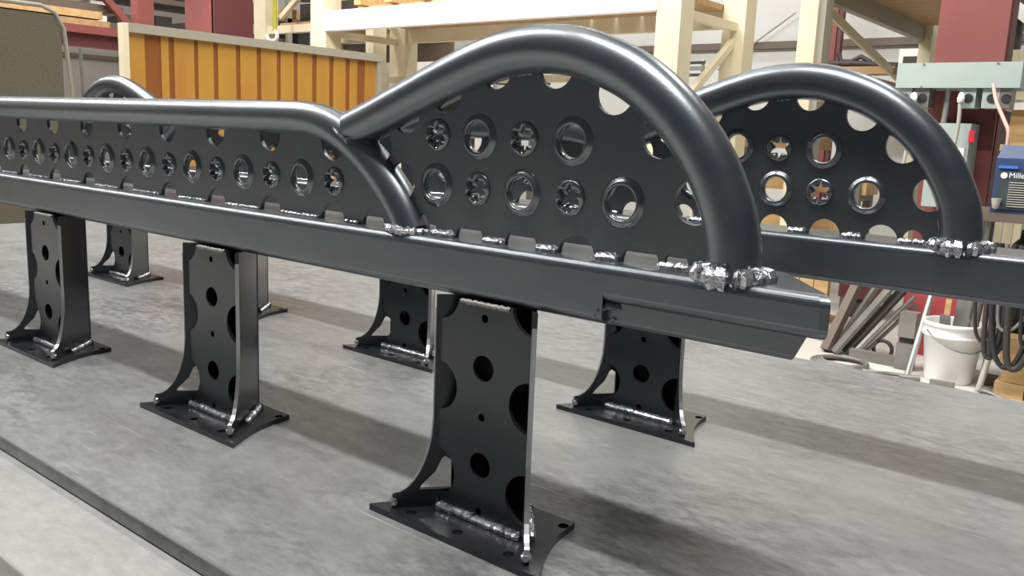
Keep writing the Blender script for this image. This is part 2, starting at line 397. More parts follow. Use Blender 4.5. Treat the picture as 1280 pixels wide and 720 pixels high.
    for s_, nm in ((1, 'r'), (-1, 'l')):
        # side plate converging to the back, its foot flaring forward past the face plate
        d = Vector((s_*.643, -.766)); o0 = Vector((s_*(lw+.05), -.57))
        def fg(u_, z, t_, d=d, o0=o0): p = o0+d*u_+Vector((-d.y, d.x))*t_; return (p.x, p.y, z)
        arc = [(.03, 1.80)]+[(.70*(1-math.cos(k*PI/2/8))**.92+.03, 1.80-1.40*math.sin(k*PI/2/8)) for k in range(1, 9)]
        pr = [(-1.40, .12), (.76, .12), (.76, .38)]+arc[::-1]+[(.03, ZB), (-1.40, ZB)]
        win = [[(-.32, .46), (.28, .46), (.22, .56), (-.02, .80), (-.14, 1.06), (-.20, 1.10), (-.32, 1.02)]]
        mb = MB(); cutplate(mb, pr, win if s_ < 0 else [], -.045, .045, fg)
        MESH['side_'+nm] = mb.mesh('side_plate', LEGM)
        # bright cut front edge of the side plate
        ed_ = [fg(u_+.008, z, 0) for u_, z in [(.03, 3.9), (.03, 3.0)]+arc+[(.76, .38), (.76, .2)]]
        mb = MB()
        for a_, b_ in zip(ed_, ed_[1:]): mb.bar(a_, b_, .085, .02, (d.x, d.y, 0))
        MESH['cut_edge_'+nm] = mb.mesh('cut_edge', EDGE)
        mb = MB(); mb.weld([(fg(.68, .14, 0)[0], fg(.74, .14, 0)[1], .16), (fg(.76, .14, 0)[0], fg(.76, .14, 0)[1], .30)], .075, .04, 80+s_)
        MESH['foot_weld_'+nm] = mb.mesh('weld_bead', WELD)
    bo = [(-1.99, -1.35)]+[(1.99, -1.35)]
    kR = [(1.99, -1.35)]
    for i in range(1, 9):
        t_ = i/9; x = 1.99+(1.28-1.99)*t_-.17*math.sin(PI*t_); y = -1.35+2.02*t_; kR.append((x, y))
    kR += [(1.28, .67)]
    outer = kR+[(-x, y) for x, y in kR[::-1]]
    cut = [circ(x, -1.08, .10, 14) for x in (-1.15, 0, 1.15)]+[circ(x, .42, .10, 14) for x in (-1.2, 0, 1.2)]+[circ(x, -.05, .10, 14) for x in ()]
    MESH['base_plate'] = cutplate(MB(), outer, cut, 0, .12, lambda x, y, z: (x, y, z)).mesh('base_plate', LEGM)
    mb = MB(); mb.weld([(-.98, -.60, .17), (.98, -.60, .17)], .07, .045, 90)
    MESH['leg_weld'] = mb.mesh('weld_bead', WELD)
    mb = MB(); mb.weld([(-.55, -.55, ZB-.03), (.55, -.55, ZB-.03)], .045, .05, 91)
    MESH['leg_top_weld'] = mb.mesh('weld_bead', GREY)
    mb = MB(); mb.weld([(1.15, -.45, .17), (.30, .56, .17)], .07, .05, 92)
    MESH['leg_side_weld'] = mb.mesh('weld_bead', WELD)
build_meshes()

def slider(o, legs, label, step=True):
    root = thing('rock_slider', (o[0]+CX, o[1], 0), label, 'rail', None)
    def P(name, key, parent=root, dx=0, dz=0): return place(name, MESH[key] if isinstance(key, str) else key, parent, (o[0]+dx, o[1], dz))
    rail = P('rail_tube', 'rail_tube' if step else 'rail_tube_plain')
    for k in MESH['rail_welds'][:None if step else -2]: P('weld_bead', k, rail)
    if step: P('end_insert', 'end_insert')
    P('end_insert', 'end_insert_left')
    P('top_tube', 'top_tube')
    at_ = P('arch_tube', 'arch_tube'); [P('weld_bead', k, at_) for k in MESH['arch_welds']]; P('arch_tube', 'arch_tube_left')
    ip = P('infill_plate', 'infill_plate')
    for x, z in LRING: P('dimple_ring', 'dimple_ring', ip, x, z)
    for x, z in LSTAR: P('dimple_star', MESH['star'][0], ip, x, z)
    for s_ in (0, 1):
        pl = P('arch_plate', 'arch_plate' if not s_ else 'arch_plate_left')
        for x, z in RINGS: P('dimple_ring', 'dimple_ring', pl, x if not s_ else 2*CX-x, z)
        for x, z in STARS: P('dimple_star', MESH['star'][0], pl, x if not s_ else 2*CX-x, z)
    for lx in legs:
        dx = lx-o[0]
        lg = P('mounting_leg', 'face_plate', root, dx)
        for nm, key in (('back_plate', 'back_plate'), ('cut_edge', 'cut_edge_r'), ('cut_edge', 'cut_edge_l'), ('side_plate', 'side_r'), ('side_plate', 'side_l'), ('base_plate', 'base_plate'),
                        ('weld_bead', 'leg_weld'), ('weld_bead', 'leg_top_weld'), ('weld_bead', 'leg_side_weld'), ('weld_bead', 'foot_weld_r'), ('weld_bead', 'foot_weld_l')):
            P(nm, key, lg, dx)
    return root
slider((0, 0), (1.71, -6.68, -15.44, -24.2), 'nearer black steel rail with arched tube and dimpled plate, closest to the camera')
slider((1.47, 7.406), (.65, -7.84, -16.7, -25.6), 'farther black steel rail with arched tube, standing behind the nearer one', False)

# ------------------------------------------------------------------ pallet racks
def rack_frame(root, x, y0, y1, zt, m_, ww=3.0, dd=2.6, braces=()):
    """two posts joined front to back at one end of the rack"""
    MB().box((x, y0, FZ), (x+ww, y0+dd, zt)).build('post', m_, root)
    MB().box((x, y1-dd, FZ), (x+ww, y1, zt)).build('post', m_, root)
    for z, h in ((20.54, .95), (-8, .9)): MB().box((x+1, y0+dd, z), (x+2, y1-dd, z+h)).build('strut', m_, root)
    for a, b in braces: MB().bar((x+1.5, y0+1.5, a), (x+1.5, y1-1.5, b), .8, .8).build('brace', m_, root)
rk = thing('pallet_rack', (-68, 75, FZ), 'long cream pallet rack behind the nearer arch, beam shelf overhead', 'rack')
rack_frame(rk, -39, 75, 94.5, 44, CREAM, 3, 3, ((31, 44), (9, 20.2)))
rack_frame(rk, -99.4, 75, 94.5, 44, CREAM, 3.6, 3, ((31, 22), (20.2, 9)))
MB().box((-96, 74.8, 21), (-38.9, 76.2, 23.85)).build('beam', WHITE, rk)
MB().box((-96, 92.2, 21), (-38.9, 93.4, 23.1)).build('beam', CREAM, rk)
MB().box((-96, 75, 13), (-39, 76.2, 14.6)).build('beam', CREAM, rk) if False else None
bm_ = MB().box((-96, 88, 14.2), (-60, 89, 15.2)).build('beam', CREAM, rk)
for i in range(14):
    x = -95.5+i*4.05; MB().box((x, 75.5, 23.1), (x+3.7, 93, 23.8)).build('deck_board', WOOD, rk)
tag(MB().box((-92, 78, 24.0), (-62, 90, 24.7)).build('plywood_sheet', PINE, None, (-77, 84, 23.8)), 'tan plywood sheet lying on top of the cream rack shelf', 'board')
for i, x in enumerate((-91, -84.5, -78, -71)):
    w_ = ['leftmost', 'second', 'third', 'rightmost'][i]
    tag(MB().box((x, 76.4, 24.7), (x+1.4, 90, 25.9)).build('wood_skid', PINE, None, (x, 84, 24.7)), w_+' small wood skid block on the cream rack plywood', 'block', 'skid blocks on the rack plywood')
tag(MB().box((-96.5+1, 79, 23.8), (-92.6, 90, 29)).build('steel_bundle', DARK, None, (-94, 84, 23.8)), 'dark bundle of steel at the left end of the rack shelf', 'bundle')
tag(MB().box((-90, 77, 24.75), (-40, 84, 25.9)).build('long_plank', PINE, None, (-60, 80, 25.9)), 'long tan plank on the rack above the beam', 'board') if False else None
# stacked stock on the low shelf of that rack
for i, (x0, x1, z, mm, lb) in enumerate([(-104, -93.5, 14.6, PINE, 'light board topping the dark stack beside the curtain screen'), (-103, -91, 12.5, PINE, 'lower light board in the stack beside the curtain screen')]):
    tag(MB().box((x0, 97, z), (x1, 108, z+.5)).build('stock_board', mm, None, (x0, 100, z)), lb, 'board')
for i, (x0, x1, z0, z1, y) in enumerate([(-102.5, -94, 13.0, 14.6, 97.5), (-101.5, -92, 10.5, 12.5, 97.5)]):
    tag(MB().box((x0, y, z0), (x1, y+9, z1)).build('steel_stock', DARK, None, (x0, y, z0)), ('upper' if i == 0 else 'lower')+' dark steel stack under a light board behind the curtain screen', 'steel')
k = thing('stock_stand', (-97, 102, FZ), 'dark stand carrying the board stacks behind the curtain screen', 'stand')
MB().box((-103, 98, 9.6), (-91, 106, 10.5)).build('shelf', DARK, k)
for x in (-102, -93):
    for y in (98.5, 104.5): MB().box((x, y, FZ), (x+1, y+1, 9.6)).build('leg', DARK, k)
for i, (x0, x1, z) in enumerate([(-93, -82, 15.6), (-91, -84, 14.5)]):
    tag(MB().box((x0, 112, z), (x1, 114, z+.8)).build('dark_channel', DARK, None, (x0, 112, z)), ('upper' if not i else 'lower')+' dark steel channel seen beyond the rack beside the arch', 'channel')
k = thing('channel_stand', (-87, 113, FZ), 'grey stand under the dark channels beyond the rack', 'stand')
for x in (-90, -85): MB().box((x, 112.2, FZ), (x+1, 113.6, 14.5)).build('leg', GREY, k)
# white boards and trailer behind the rack
tag(MB().box((-133.5, 120, FZ), (-127, 121, 30)).build('tall_white_board', WHITE, None, (-130, 120, FZ)), 'tall white panel standing behind the left end of the cream rack', 'panel')
tag(MB().box((-124.5, 118.5, FZ), (-121.5, 119.5, 30)).build('narrow_white_board', WHITE, None, (-123, 119, FZ)), 'narrow white upright standing right of the tall white panel', 'panel')
tk = thing('white_trailer', (-152, 160, FZ), 'white box trailer against the wall seen under the rack beam', 'trailer')
MB().box((-166, 155, 1), (-136, 162, 26)).build('body', WHITE, tk)
MB().box((-166, 154.8, 26), (-136, 162, 27)).build('roof_edge', GREY, tk)
for x in (-160, -143): MB().lathe([(3, 0), (3.4, .3), (3.4, 1.2), (3, 1.5)], (x, 154.5, -10.6), 20, 'y').build('wheel', RUB, tk)
MB().box((-164, 156, -9), (-138, 161, 1)).build('chassis', DARK, tk)

# neighbouring bay to the left
rk = thing('pallet_rack', (-128, 92, FZ), 'cream rack bay standing above the yellow curtain screen', 'rack')
MB().box((-138.6, 92, FZ), (-134.9, 95, 44)).build('post', CREAM, rk)
MB().box((-138.6, 110, FZ), (-134.9, 113, 44)).build('post', CREAM, rk)
MB().box((-134.9, 92.3, 23.9), (-104, 93.6, 25.3)).build('beam', CREAM, rk)
MB().box((-134.9, 110, 24), (-104, 111.4, 26)).build('beam', CREAM, rk)
MB().box((-134.9, 111.4, 20.0), (-104, 112.4, 23.9)).build('backboard', GIRT, rk)
MB().box((-106, 92, FZ), (-104, 95, 44)).build('post', CREAM, rk)
MB().bar((-134, 95, 27.2), (-120, 95, 36), .9, .9).build('brace', CREAM, rk)
for i in range(5): MB().box((-133+i*5.6, 94, 25.4), (-128+i*5.6, 110, 26)).build('deck_board', WOOD, rk)
tag(MB().box((-132, 98, 26.0), (-110, 108, 30)).build('dark_crate', DARK, None, (-120, 100, 26)), 'dark crate of stock on the left rack bay shelf', 'crate')
tag(MB().box((-128, 90.5, 22.6), (-118, 91.3, 24.0)).build('white_tube_lamp', WHITE, None, (-123, 91, 22.6)), 'white tube lying behind the top edge of the curtain screen', 'tube') if False else None
st = thing('lifting_sling', (-126.4, 88, 23), 'yellow green lifting sling hanging down behind the curtain screen', 'sling')
MB().bar((-126.4, 88, 70), (-126.4, 88, 23.6), 1.1, .2).build('strap', STRAP, st)
MB().tube([(-127.2+1.6*math.cos(a), 88, 22.9+1.0*math.sin(a)) for a in [PI*(-1.1+.2*i) for i in range(8)]], .35, 8).build('hook', WHITE, st)

# right rack running away from the camera
rk = thing('pallet_rack', (-22, 125, FZ), 'tan rack with wooden shelf running away behind the farther arch', 'rack')
MB().box((-30.6, 95, FZ), (-28.4, 98.5, 46)).build('post', CREAM, rk)
MB().box((-28.4, 95.5, FZ), (-27.6, 98, 46)).build('post_flange', FRAME, rk)
MB().box((-30.6, 149.4, FZ), (-28.6, 156, 46)).build('post', CREAM, rk)
MB().box((-14, 95, FZ), (-11.5, 98.5, 46)).build('post', CREAM, rk)
MB().box((-14, 149.4, FZ), (-11.5, 153, 46)).build('post', CREAM, rk)
MB().box((-31, 98, 25.2), (-29.8, 150, 28.2)).build('beam', FRAME, rk)
MB().box((-14, 98, 25.2), (-12.8, 150, 28.2)).build('beam', FRAME, rk)
MB().bar((-31.2, 100.5, 25.6), (-31.2, 141, 18.6), .4, 1.3).build('brace', CREAM, rk)
for i in range(12): MB().box((-29.8, 99+i*4.2, 27.6), (-14, 103+i*4.2, 28.1)).build('deck_board', WOOD, rk)
MB().box((-30.6, 98, 15.3), (-29.4, 150, 17.2)).build('beam', WOOD, rk)
lk = thing('lumber_stand', (-32, 104, FZ), 'steel stand with stacked lumber seen through the farther arch holes', 'stand')
for x in (-42, -24):
    MB().box((x, 101, FZ), (x+1, 102, 6.4)).build('upright', GREY, lk); MB().box((x, 106, FZ), (x+1, 107, 6.4)).build('upright', GREY, lk)
    for z in (-5, .2, 5.6): MB().box((x, 102, z), (x+1, 106, z+.8)).build('arm', GREY, lk)
for i, (x0, x1, z, h) in enumerate([(-45, -29, 6.42, 2.3), (-44, -22.4, 1.0, 1.6), (-45, -23, -4.2, 1.8)]):
    tag(MB().box((x0, 101.6, z), (x1, 106.6, z+h)).build('lumber_board', (WOOD, PINE, PINE)[i], None, (x0, 104, z)), ('top', 'middle', 'lowest')[i]+' lumber board on the stand seen through the farther arch', 'board')
# machine parts on the wood ledge right of it
tag(MB().box((-31, 152, 10), (-30, 153, 11)).build('x', WOOD), 'x', 'x') if False else None
k = thing('steel_rack_stock', (-37, 140, 16), 'dark steel pieces lying on a beam above the farther arch', 'steel')
MB().tube([(-43, 140, 20.8), (-38, 140, 20.8), (-31, 140, 20.3)], .55, 8).build('bar', DARK, k)
MB().tube([(-40.8, 140, 22.6), (-40.2, 140, 21.2), (-38.6, 140, 21.1), (-37, 140, 21.9), (-35.4, 140, 21.0)], .4, 8).build('hook_piece', DARK, k)
MB().box((-46, 138, 18.9), (-30.9, 142, 20.1)).build('support_beam', WOOD, k)
MB().box((-44, 139.5, FZ), (-43, 141, 18.9)).build('post', CREAM, k)
c2 = thing('steel_column', (-46, 151, FZ), 'dull red steel column in the distance beside the tan rack post', 'column')
MB().box((-47.7, 150, FZ), (-45.0, 152, 60)).build('flange', RED, c2); MB().box((-45.0, 150.4, FZ), (-44.3, 152, 60)).build('edge', DKRED, c2)
for i, z in enumerate((22.3, 21.2, 19.9)):
    tag(MB().bar((-76.2, 150, z), (-70.6, 150, z+.1), .5, .55 if i != 1 else .8).build('wall_bracket', GREY if i == 1 else DARK, None, (-73, 150, z)), ('top', 'middle', 'bottom')[i]+' of three short steel bars on the wall rack', 'bar')
k = thing('bar_rack', (-73, 151, FZ), 'slim wall rack carrying three short steel bars', 'rack')
for x in (-75.5, -71.5): MB().box((x, 150.4, FZ), (x+.5, 151, 23)).build('post', CREAM, k)
k = thing('wall_frame', (-30, 163, 22), 'small white frame with a dark picture on the far wall', 'frame')
MB().box((-37.5, 163.4, 20.3), (-31.2, 164.4, 25.4)).build('frame', WHITE, k); MB().box((-36.6, 163.1, 21.2), (-32.3, 163.4, 24)).build('picture', DARK, k)

# ------------------------------------------------------------------ yellow curtain welding screen
cs = thing('welding_curtain_screen', (-75, 50, FZ), 'amber striped welding curtain in a grey frame standing behind the long rail', 'screen')
MB().box((-75.5, 32.5, FZ), (-74.5, 33.1, 16.2)).build('frame_post', CREAM, cs)
MB().box((-75.5, 66.2, FZ), (-74.5, 66.9, 16.2)).build('frame_post', FRAME, cs)
MB().box((-75.6, 33.1, 15.35), (-74.4, 66.9, 16.25)).build('frame_rail', FRAME, cs)
MB().box((-75.6, 33.1, -11), (-74.4, 66.9, -10.2)).build('frame_rail', FRAME, cs)
for y in (32.5, 66.5): MB().box((-79, y-.4, FZ), (-71, y+.4, FZ+.7)).build('foot', FRAME, cs)
st_ = [(33.3, 34.9, 0), (34.9, 36.7, 1), (36.7, 37.5, 0), (37.5, 38.15, 1), (38.15, 40.4, 0), (40.4, 40.9, 1), (40.9, 42.7, 0), (42.7, 43.3, 1), (43.3, 45.5, 0), (45.5, 46.1, 1), (46.1, 48.2, 0), (48.2, 48.8, 1), (48.8, 50.9, 0), (50.9, 51.5, 1),
       (51.5, 53.3, 0), (53.3, 53.9, 1), (53.9, 56.0, 0), (56.0, 56.7, 1), (56.7, 58.6, 0), (58.6, 59.3, 1), (59.3, 61.2, 0), (61.2, 61.9, 1), (61.9, 63.1, 0), (63.1, 64.4, 1), (64.4, 66.2, 0)]
for a, b, kx in st_:
    MB().box((-75.05-.12*kx, a-.02, -10.2), (-74.9-.12*kx, b+.02, 15.35)).build('curtain_strip', ORG_ if kx else YEL, cs)

# ------------------------------------------------------------------ left background
k = thing('canvas_screen', (-60, 12, FZ), 'brown grey canvas screen on a tubular frame at the far left', 'screen')
MB().box((-60.1, -14, -13), (-59.8, 20.0, 14.5)).build('canvas', CANVAS, k)
MB().tube([(-59.8, -14, 14.9), (-59.8, 18.6, 15.1), (-59.8, 19.6, 14.7), (-59.8, 20.2, 13.6), (-59.8, 20.6, 9), (-59.8, 20.9, FZ)], .17, 10).build('frame_tube', FRAME, k)
MB().tube([(-59.8, 20.75, 7.5), (-59.8, 21.4, 12.2), (-59.8, 21.9, FZ)][1:], .14, 8).build('frame_stay', GREY, k)
sk = thing('shelf_of_sheet_stock', (-61, 8, FZ), 'tan cardboard sheet leaning behind the canvas screen', 'board') if False else None
rr = thing('red_steel_rack', (-114, 50, FZ), 'red steel rack with timber on top, left of the curtain screen', 'rack')
MB().box((-112, 20, 17.95), (-110, 60, 19.0)).build('beam', RED, rr)
MB().box((-112.5, 20, 16.2), (-111, 60, 17.95)).build('beam_web', DKRED, rr)
MB().box((-112, 53.1, 19), (-110, 55.5, 60)).build('post', RED, rr)
for y in (24, 56): MB().box((-113, y, FZ), (-111, y+1.5, 16.2)).build('post', DKRED, rr)
MB().bar((-111, 44, 28), (-111, 53, 19), .9, .9).build('brace', RED, rr)
for i, (z, y0, y1, mm) in enumerate([(19.0, 26, 50, WOOD), (20.2, 22, 49, PINE), (21.2, 26, 52, GIRT)]):
    tag(MB().box((-116, y0, z), (-112, y1, z+1.0)).build('timber_beam', mm, None, (-114, y0, z)), ('lowest', 'middle', 'top')[i]+' timber of the stack lying on the red rack', 'timber')
cc = thing('steel_column', (-114, 68, FZ), 'big red steel column rising behind the left part of the curtain screen', 'column')
MB().box((-118, 65.1, FZ), (-110.2, 65.9, 80)).build('flange', RED, cc); MB().box((-110.6, 65.1, FZ), (-109.8, 71.9, 80)).build('web', DKRED, cc); MB().box((-118, 71.2, FZ), (-110.2, 71.9, 80)).build('flange', RED, cc)  # side turned from the light has its shade in the darker red
# far shelving with clutter behind it all
sh = thing('storage_shelving', (-160, 90, FZ), 'tall grey storage shelving crowded with dark stock at the far left', 'shelving')
for z in (24, 30, 37, 44):
    MB().box((-172, 62, z), (-160, 130, z+1)).build('shelf_board', GIRT, sh)
for y in (62, 80, 98, 116, 129): MB().box((-161, y, FZ), (-160, y+1.2, 50)).build('post', FRAME, sh)
R = random.Random(5)
cols = [('dark', DARK), ('brown', GIRT), ('grey', GREY), ('tan', PINE), ('white', WHITE)]
for lv, z in (('lower', 25), ('second', 31), ('third', 38)):
    for i in range(9):
        cn, cm = cols[R.choice([0, 0, 1, 1, 2, 3, 4])]; y = 63.5+i*7+R.random()*1.2; h = R.uniform(1.5, 4.2)
        tag(MB().box((-170, y, z), (-162, y+R.uniform(3, 5.5), z+h)).build('stock_box', cm, None, (-166, y, z)), cn+' stock box on the %s shelf of the far left shelving, %s from the left' % (lv, ['first', 'second', 'third', 'fourth', 'fifth', 'sixth', 'seventh', 'eighth', 'ninth'][i]), 'box', 'boxes on the %s shelf' % lv)

# ------------------------------------------------------------------ right column and electrical gear
cl = thing('steel_column', (-9, 86, FZ), 'wide red steel column behind the grey electrical trough on the right', 'column')
MB().box((-12.3, 85, FZ), (-6.0, 85.8, 80)).build('flange', RED, cl)
MB().box((-6.6, 85.8, FZ), (-5.9, 88.4, 80)).build('web', DKRED, cl)  # shaded side of the column, its shade put into the colour
MB().box((-12.3, 88.2, FZ), (-6.0, 89, 80)).build('flange', DKRED, cl)
tr = thing('electrical_trough', (-9, 81, 13), 'long grey green electrical trough box mounted across the red column', 'box')
MB().box((-14.4, 80.2, 12.95), (-3.55, 84.9, 15.3)).build('housing', GREYP, tr)
for x, z in ((-12, 15.2), (-5.6, 15.2), (-12, 13.05), (-5.8, 13.05)): MB().lathe([(.09, 0), (.09, .12), (.02, .14)], (x, 80.05, z), 8, 'y').build('screw', GREY, tr)
for i, (x, dk) in enumerate([(-13.6, 0), (-12.0, 1), (-7.9, 0), (-5.9, 0), (-4.7, 1)]):
    so = thing('socket_box', (x, 81, 12), ['leftmost grey socket box under the trough, half hidden by the arch', 'second socket box under the trough, beside a hanging plug', 'third socket box under the trough, with white plug', 'grey socket box with dark round outlet under the trough', 'small end box under the right end of the trough'][i], 'outlet')
    wd = 1.45 if i < 4 else .9
    MB().box((x-wd/2, 80.6, 11.1), (x+wd/2, 83, 12.93)).build('housing', GREY if dk else GREYP, so)
    MB().lathe([(.38, 0), (.42, .08), (.42, .14)], (x+.1, 80.42, 12.0), 20, 'y').build('outlet', RUB, so)
for i, x in enumerate((-12.5, -8.3)):
    pg = thing('power_plug', (x, 80, 10), ('left' if i == 0 else 'right')+' white plug with grey cord hanging from the socket boxes', 'plug')
    MB().lathe([(.1, 0), (.3, .1), (.34, .5), (.22, .9), (.1, 1.0)], (x, 80, 11.5), 14).build('plug_body', PLAS, pg)
    MB().tube(spline([(x, 80, 11.6), (x+.05, 80, 9), (x-.25, 80, 5), (x-.3, 80.2, 1)], 5), .18, 8).build('cord', LGREY, pg)
tag(MB().tube([(-9.95, 82, 12.95), (-9.95, 82, 10.4), (-10.0, 82, 9.7)], .27, 12).build('conduit', ALU, None, (-10, 82, 10)), 'vertical metal conduit between the trough and the switch box', 'conduit')
sb = thing('switch_box', (-9, 82, 4), 'light grey disconnect switch box with red handle below the trough', 'box')
MB().box((-10.9, 81, 1.5), (-7.3, 84.9, 9.65)).build('housing', GREYP, sb)
MB().box((-8.5, 80.85, 5.2), (-7.6, 81, 7.3)).build('label_plate', WHITE, sb)
MB().box((-7.35, 80.7, 7.9), (-6.9, 81.6, 9.0)).build('handle', REDP, sb)
# rail with welder
wc = thing('welder_cart', (-2, 74, FZ), 'dark metal cart under the blue welder at the right edge', 'cart')
MB().box((-5.2, 71.5, 1.2), (4, 80, 1.95)).build('tray', GIRT, wc)
MB().box((-3.6, 77, -10), (4, 80, -9.4)).build('tray', GIRT, wc)
for x in (-4.9, 3.2):
    for y in (77, 79.3): MB().box((x, y, FZ), (x+.6, y+.6, 1.2)).build('leg', GREY, wc)
wl = thing('welder', (-1, 72, 2), 'blue and dark welding power source on the cart at the right edge', 'welder')
MB().loft([[(x, y, z) for x, y in ((-3.2, 72), (1.2, 72), (1.2, 79), (-3.2, 79))] for z, in ((1.95,), (6.6,))]+[[(x, y, 7.7) for x, y in ((-2.9, 72.6), (1.0, 72.6), (1.0, 79), (-2.9, 79))]], False).build('case', BLUE, wl)
MB().box((-2.9, 71.85, 2.3), (1.0, 72, 5.5)).build('front_panel', TEAL, wl)
MB().box((-2.95, 71.8, 5.75), (-1.5, 72, 5.98)).build('blue_stripe', BLUE2, wl)
for i in range(11): MB().box((-2.0, 71.72, 2.55+i*.2), (.6, 71.86, 2.63+i*.2)).build('louver', LGREY, wl)
MB().lathe([(.1, 0), (.25, .1), (.32, .5), (.4, .9)], (-2.7, 71.3, 2.3), 14).build('cable_socket', LGREY, wl)
MB().lathe([(.26, 0), (.26, .06)], (-2.45, 71.76, 5.15), 20, 'y').build('emblem', LETTER, wl)
cv = bpy.data.curves.new('lettering', 'FONT'); cv.body = 'Miller'; cv.size = .62*S; cv.extrude = .0006
tmp = bpy.data.objects.new('tmp', cv); COL.objects.link(tmp)
me = bpy.data.meshes.new_from_object(tmp.evaluated_get(bpy.context.evaluated_depsgraph_get())); bpy.data.objects.remove(tmp)
me.materials.clear(); me.materials.append(LETTER)
lt = place('lettering', me, wl, (-2.1, 71.8, 4.98), (PI/2, 0, 0))
# cables near the welder
def hose(name, pts, r, m_, lb, cat='cable', g=None, kk=6):
    return tag(MB().tube(spline(pts, kk), r, 8).build(name, m_, None, pts[0]), lb, cat, g)
hose('power_cable', [(-5, 76, 13), (-4.4, 75, 11.5), (-3.4, 74, 9.8), (-2.9, 73.5, 8.9), (-2.8, 73.4, 7.6)], .16, mat('pink_cord', (.6, .35, .3), .5), 'pink power cable looping down to the top of the blue welder')
tag(MB().box((-8, 105, 8), (2, 112, 12)).build('cardboard_carton', PINE, None, (-3, 108, 8)), 'tan carton seen between the column and the right edge', 'box')
tag(MB().box((-9, 104, 12), (4, 113, 12.8)).build('white_shelf_board', WHITE, None, (-3, 108, 12)), 'white board lying on the tan carton', 'board')
k = thing('work_stand', (-3, 108, FZ), 'cream stand holding the carton behind the welder', 'stand')
MB().box((-9, 104, 7.2), (4, 113, 8)).build('shelf', CREAM, k)
for x in (-8, 3):
    for y in (104.5, 112): MB().box((x, y, FZ), (x+.8, y+.8, 7.2)).build('leg', CREAM, k)
k = thing('rack_stock_right', (-4, 120, 20), 'cream rack corner at the upper right edge of the view', 'rack')
MB().box((-12, 121, 18.5), (14, 122, 20.5)).build('beam', CREAM, k); MB().bar((-12, 121, 26), (-6, 121, 21), 1, 1.6).build('brace', WHITE, k)
MB().box((-11, 120.5, 14), (14, 121.5, 15)).build('beam', CREAM, k)
MB().box((12, 120, FZ), (14, 122, 40)).build('post', CREAM, k); MB().box((-12.4, 122, FZ), (-11, 123.5, 27)).build('post', DARK, k)

# ------------------------------------------------------------------ things on the floor at the right
bk = thing('bucket', (-5.2, 74, FZ), 'white plastic bucket full of offcuts on the floor under the farther rail', 'bucket')
bc = (-5.2, 74.6, FZ)
MB().lathe([(r_*1.22, h_) for r_, h_ in [(0.01, .05), (1.62, 0), (1.68, .2), (2.02, 4.2), (2.16, 4.25), (2.16, 4.5), (2.06, 4.55), (2.08, 5.2), (2.22, 5.25), (2.22, 5.55), (2.1, 5.6), (2.0, 5.4), (1.6, .3), (.01, .3)]], bc, 36).build('body', PLAS, bk)
MB().tube([(bc[0]+2.66*math.cos(a), bc[1]+2.66*math.sin(a), FZ+4.8-1.6*math.sin(max(0, min(PI, a+PI*.75)))) for a in [-PI*.75+PI*i/12 for i in range(13)]], .07, 6).build('handle', GREY, bk)
offs_ = [((-6.1, 74.4, FZ+.4), (-6.0, 75, FZ+7.5), .5, PINE, 'cardboard coloured offcut at the left inside the bucket'), ((-5.2, 74.9, FZ+.4), (-5.0, 76, FZ+8.5), .9, GREY, 'wide grey flat bar standing up in the bucket'),
         ((-4.5, 74.2, FZ+.4), (-4.2, 74.8, FZ+8.8), .45, GREY, 'thin grey bar standing at the right inside the bucket'), ((-4.0, 74.8, FZ+.4), (-3.5, 75.4, FZ+8.4), .7, DARK, 'dark bar leaning on the rear rim of the bucket'), ((-5.6, 73.6, FZ+.4), (-5.8, 73.2, FZ+6.3), .9, GREY, 'bent sheet metal offcut at the front of the bucket')]
for a, b, wd, mm, lb in offs_: tag(MB().bar(a, b, wd, .15).build('metal_offcut', mm, None, a), lb, 'offcut')
tag(MB().box((-6.0, 71.2, FZ), (-4.0, 71.8, FZ+.55)).build('steel_block', GREY, None, (-5, 71.5, FZ)), 'small grey steel block on the floor in front of the bucket', 'block')
tag(MB().tube([(-8.3, 72.9, FZ), (-8.0, 74.8, -9.5), (-7.4, 79, 0)], .28, 10).build('broom_pipe', ALU, None, (-7.6, 73, FZ)), 'light pipe leaning beside the left of the bucket', 'pipe')
bars = [((-17.2, 76.5, FZ+.2), (-15.6, 81.5, -5.4), .9, .9, GIRT, 'round brown post leaning at the left of the bar stack'), ((-16.3, 76.3, FZ+.2), (-12.0, 80.5, -6.0), 1.1, .35, GREY, 'wide grey flat bar leaning in the stack by the red column'),
        ((-15.5, 77.2, FZ+.2), (-11.0, 81.0, -6.3), 1.6, .3, DARK, 'dark angle leaning between two grey bars'), ((-14.3, 77, FZ+.2), (-10.3, 80.6, -7.6), .55, .3, GREY, 'narrow grey bar leaning in front of the dark angle'),
        ((-13.8, 77.6, FZ+.2), (-10.1, 81, -8.4), .3, .3, GREY, 'thin grey rod leaning at the right of the stack'), ((-16.8, 78, FZ+.2), (-13.6, 82, -5.6), .5, .5, GREY, 'grey square tube leaning behind the brown post')]
for a, b, wd, ht, mm, lb in bars: tag(MB().bar(a, b, wd, ht).build('steel_bar', mm, None, a), lb, 'bar')
tag(MB().box((-14.6, 75.6, FZ), (-10, 76.4, FZ+1.0)).build('angle_iron', GREY, None, (-12, 76, FZ)), 'grey angle iron lying at the foot of the leaning bars', 'bar')
vi = thing('bench_grinder_stand', (-9.4, 75.6, FZ), 'grey blocky floor stand between the bars and the bucket', 'stand')
MB().box((-10.1, 75, FZ), (-8.6, 76.6, FZ+2.6)).build('base', GREY, vi); MB().box((-9.9, 75.3, FZ+2.6), (-8.8, 76.3, FZ+3.2)).build('neck', DARK, vi); MB().box((-10.1, 75, FZ+3.2), (-8.6, 76.6, FZ+5.6)).build('head', GREY, vi)
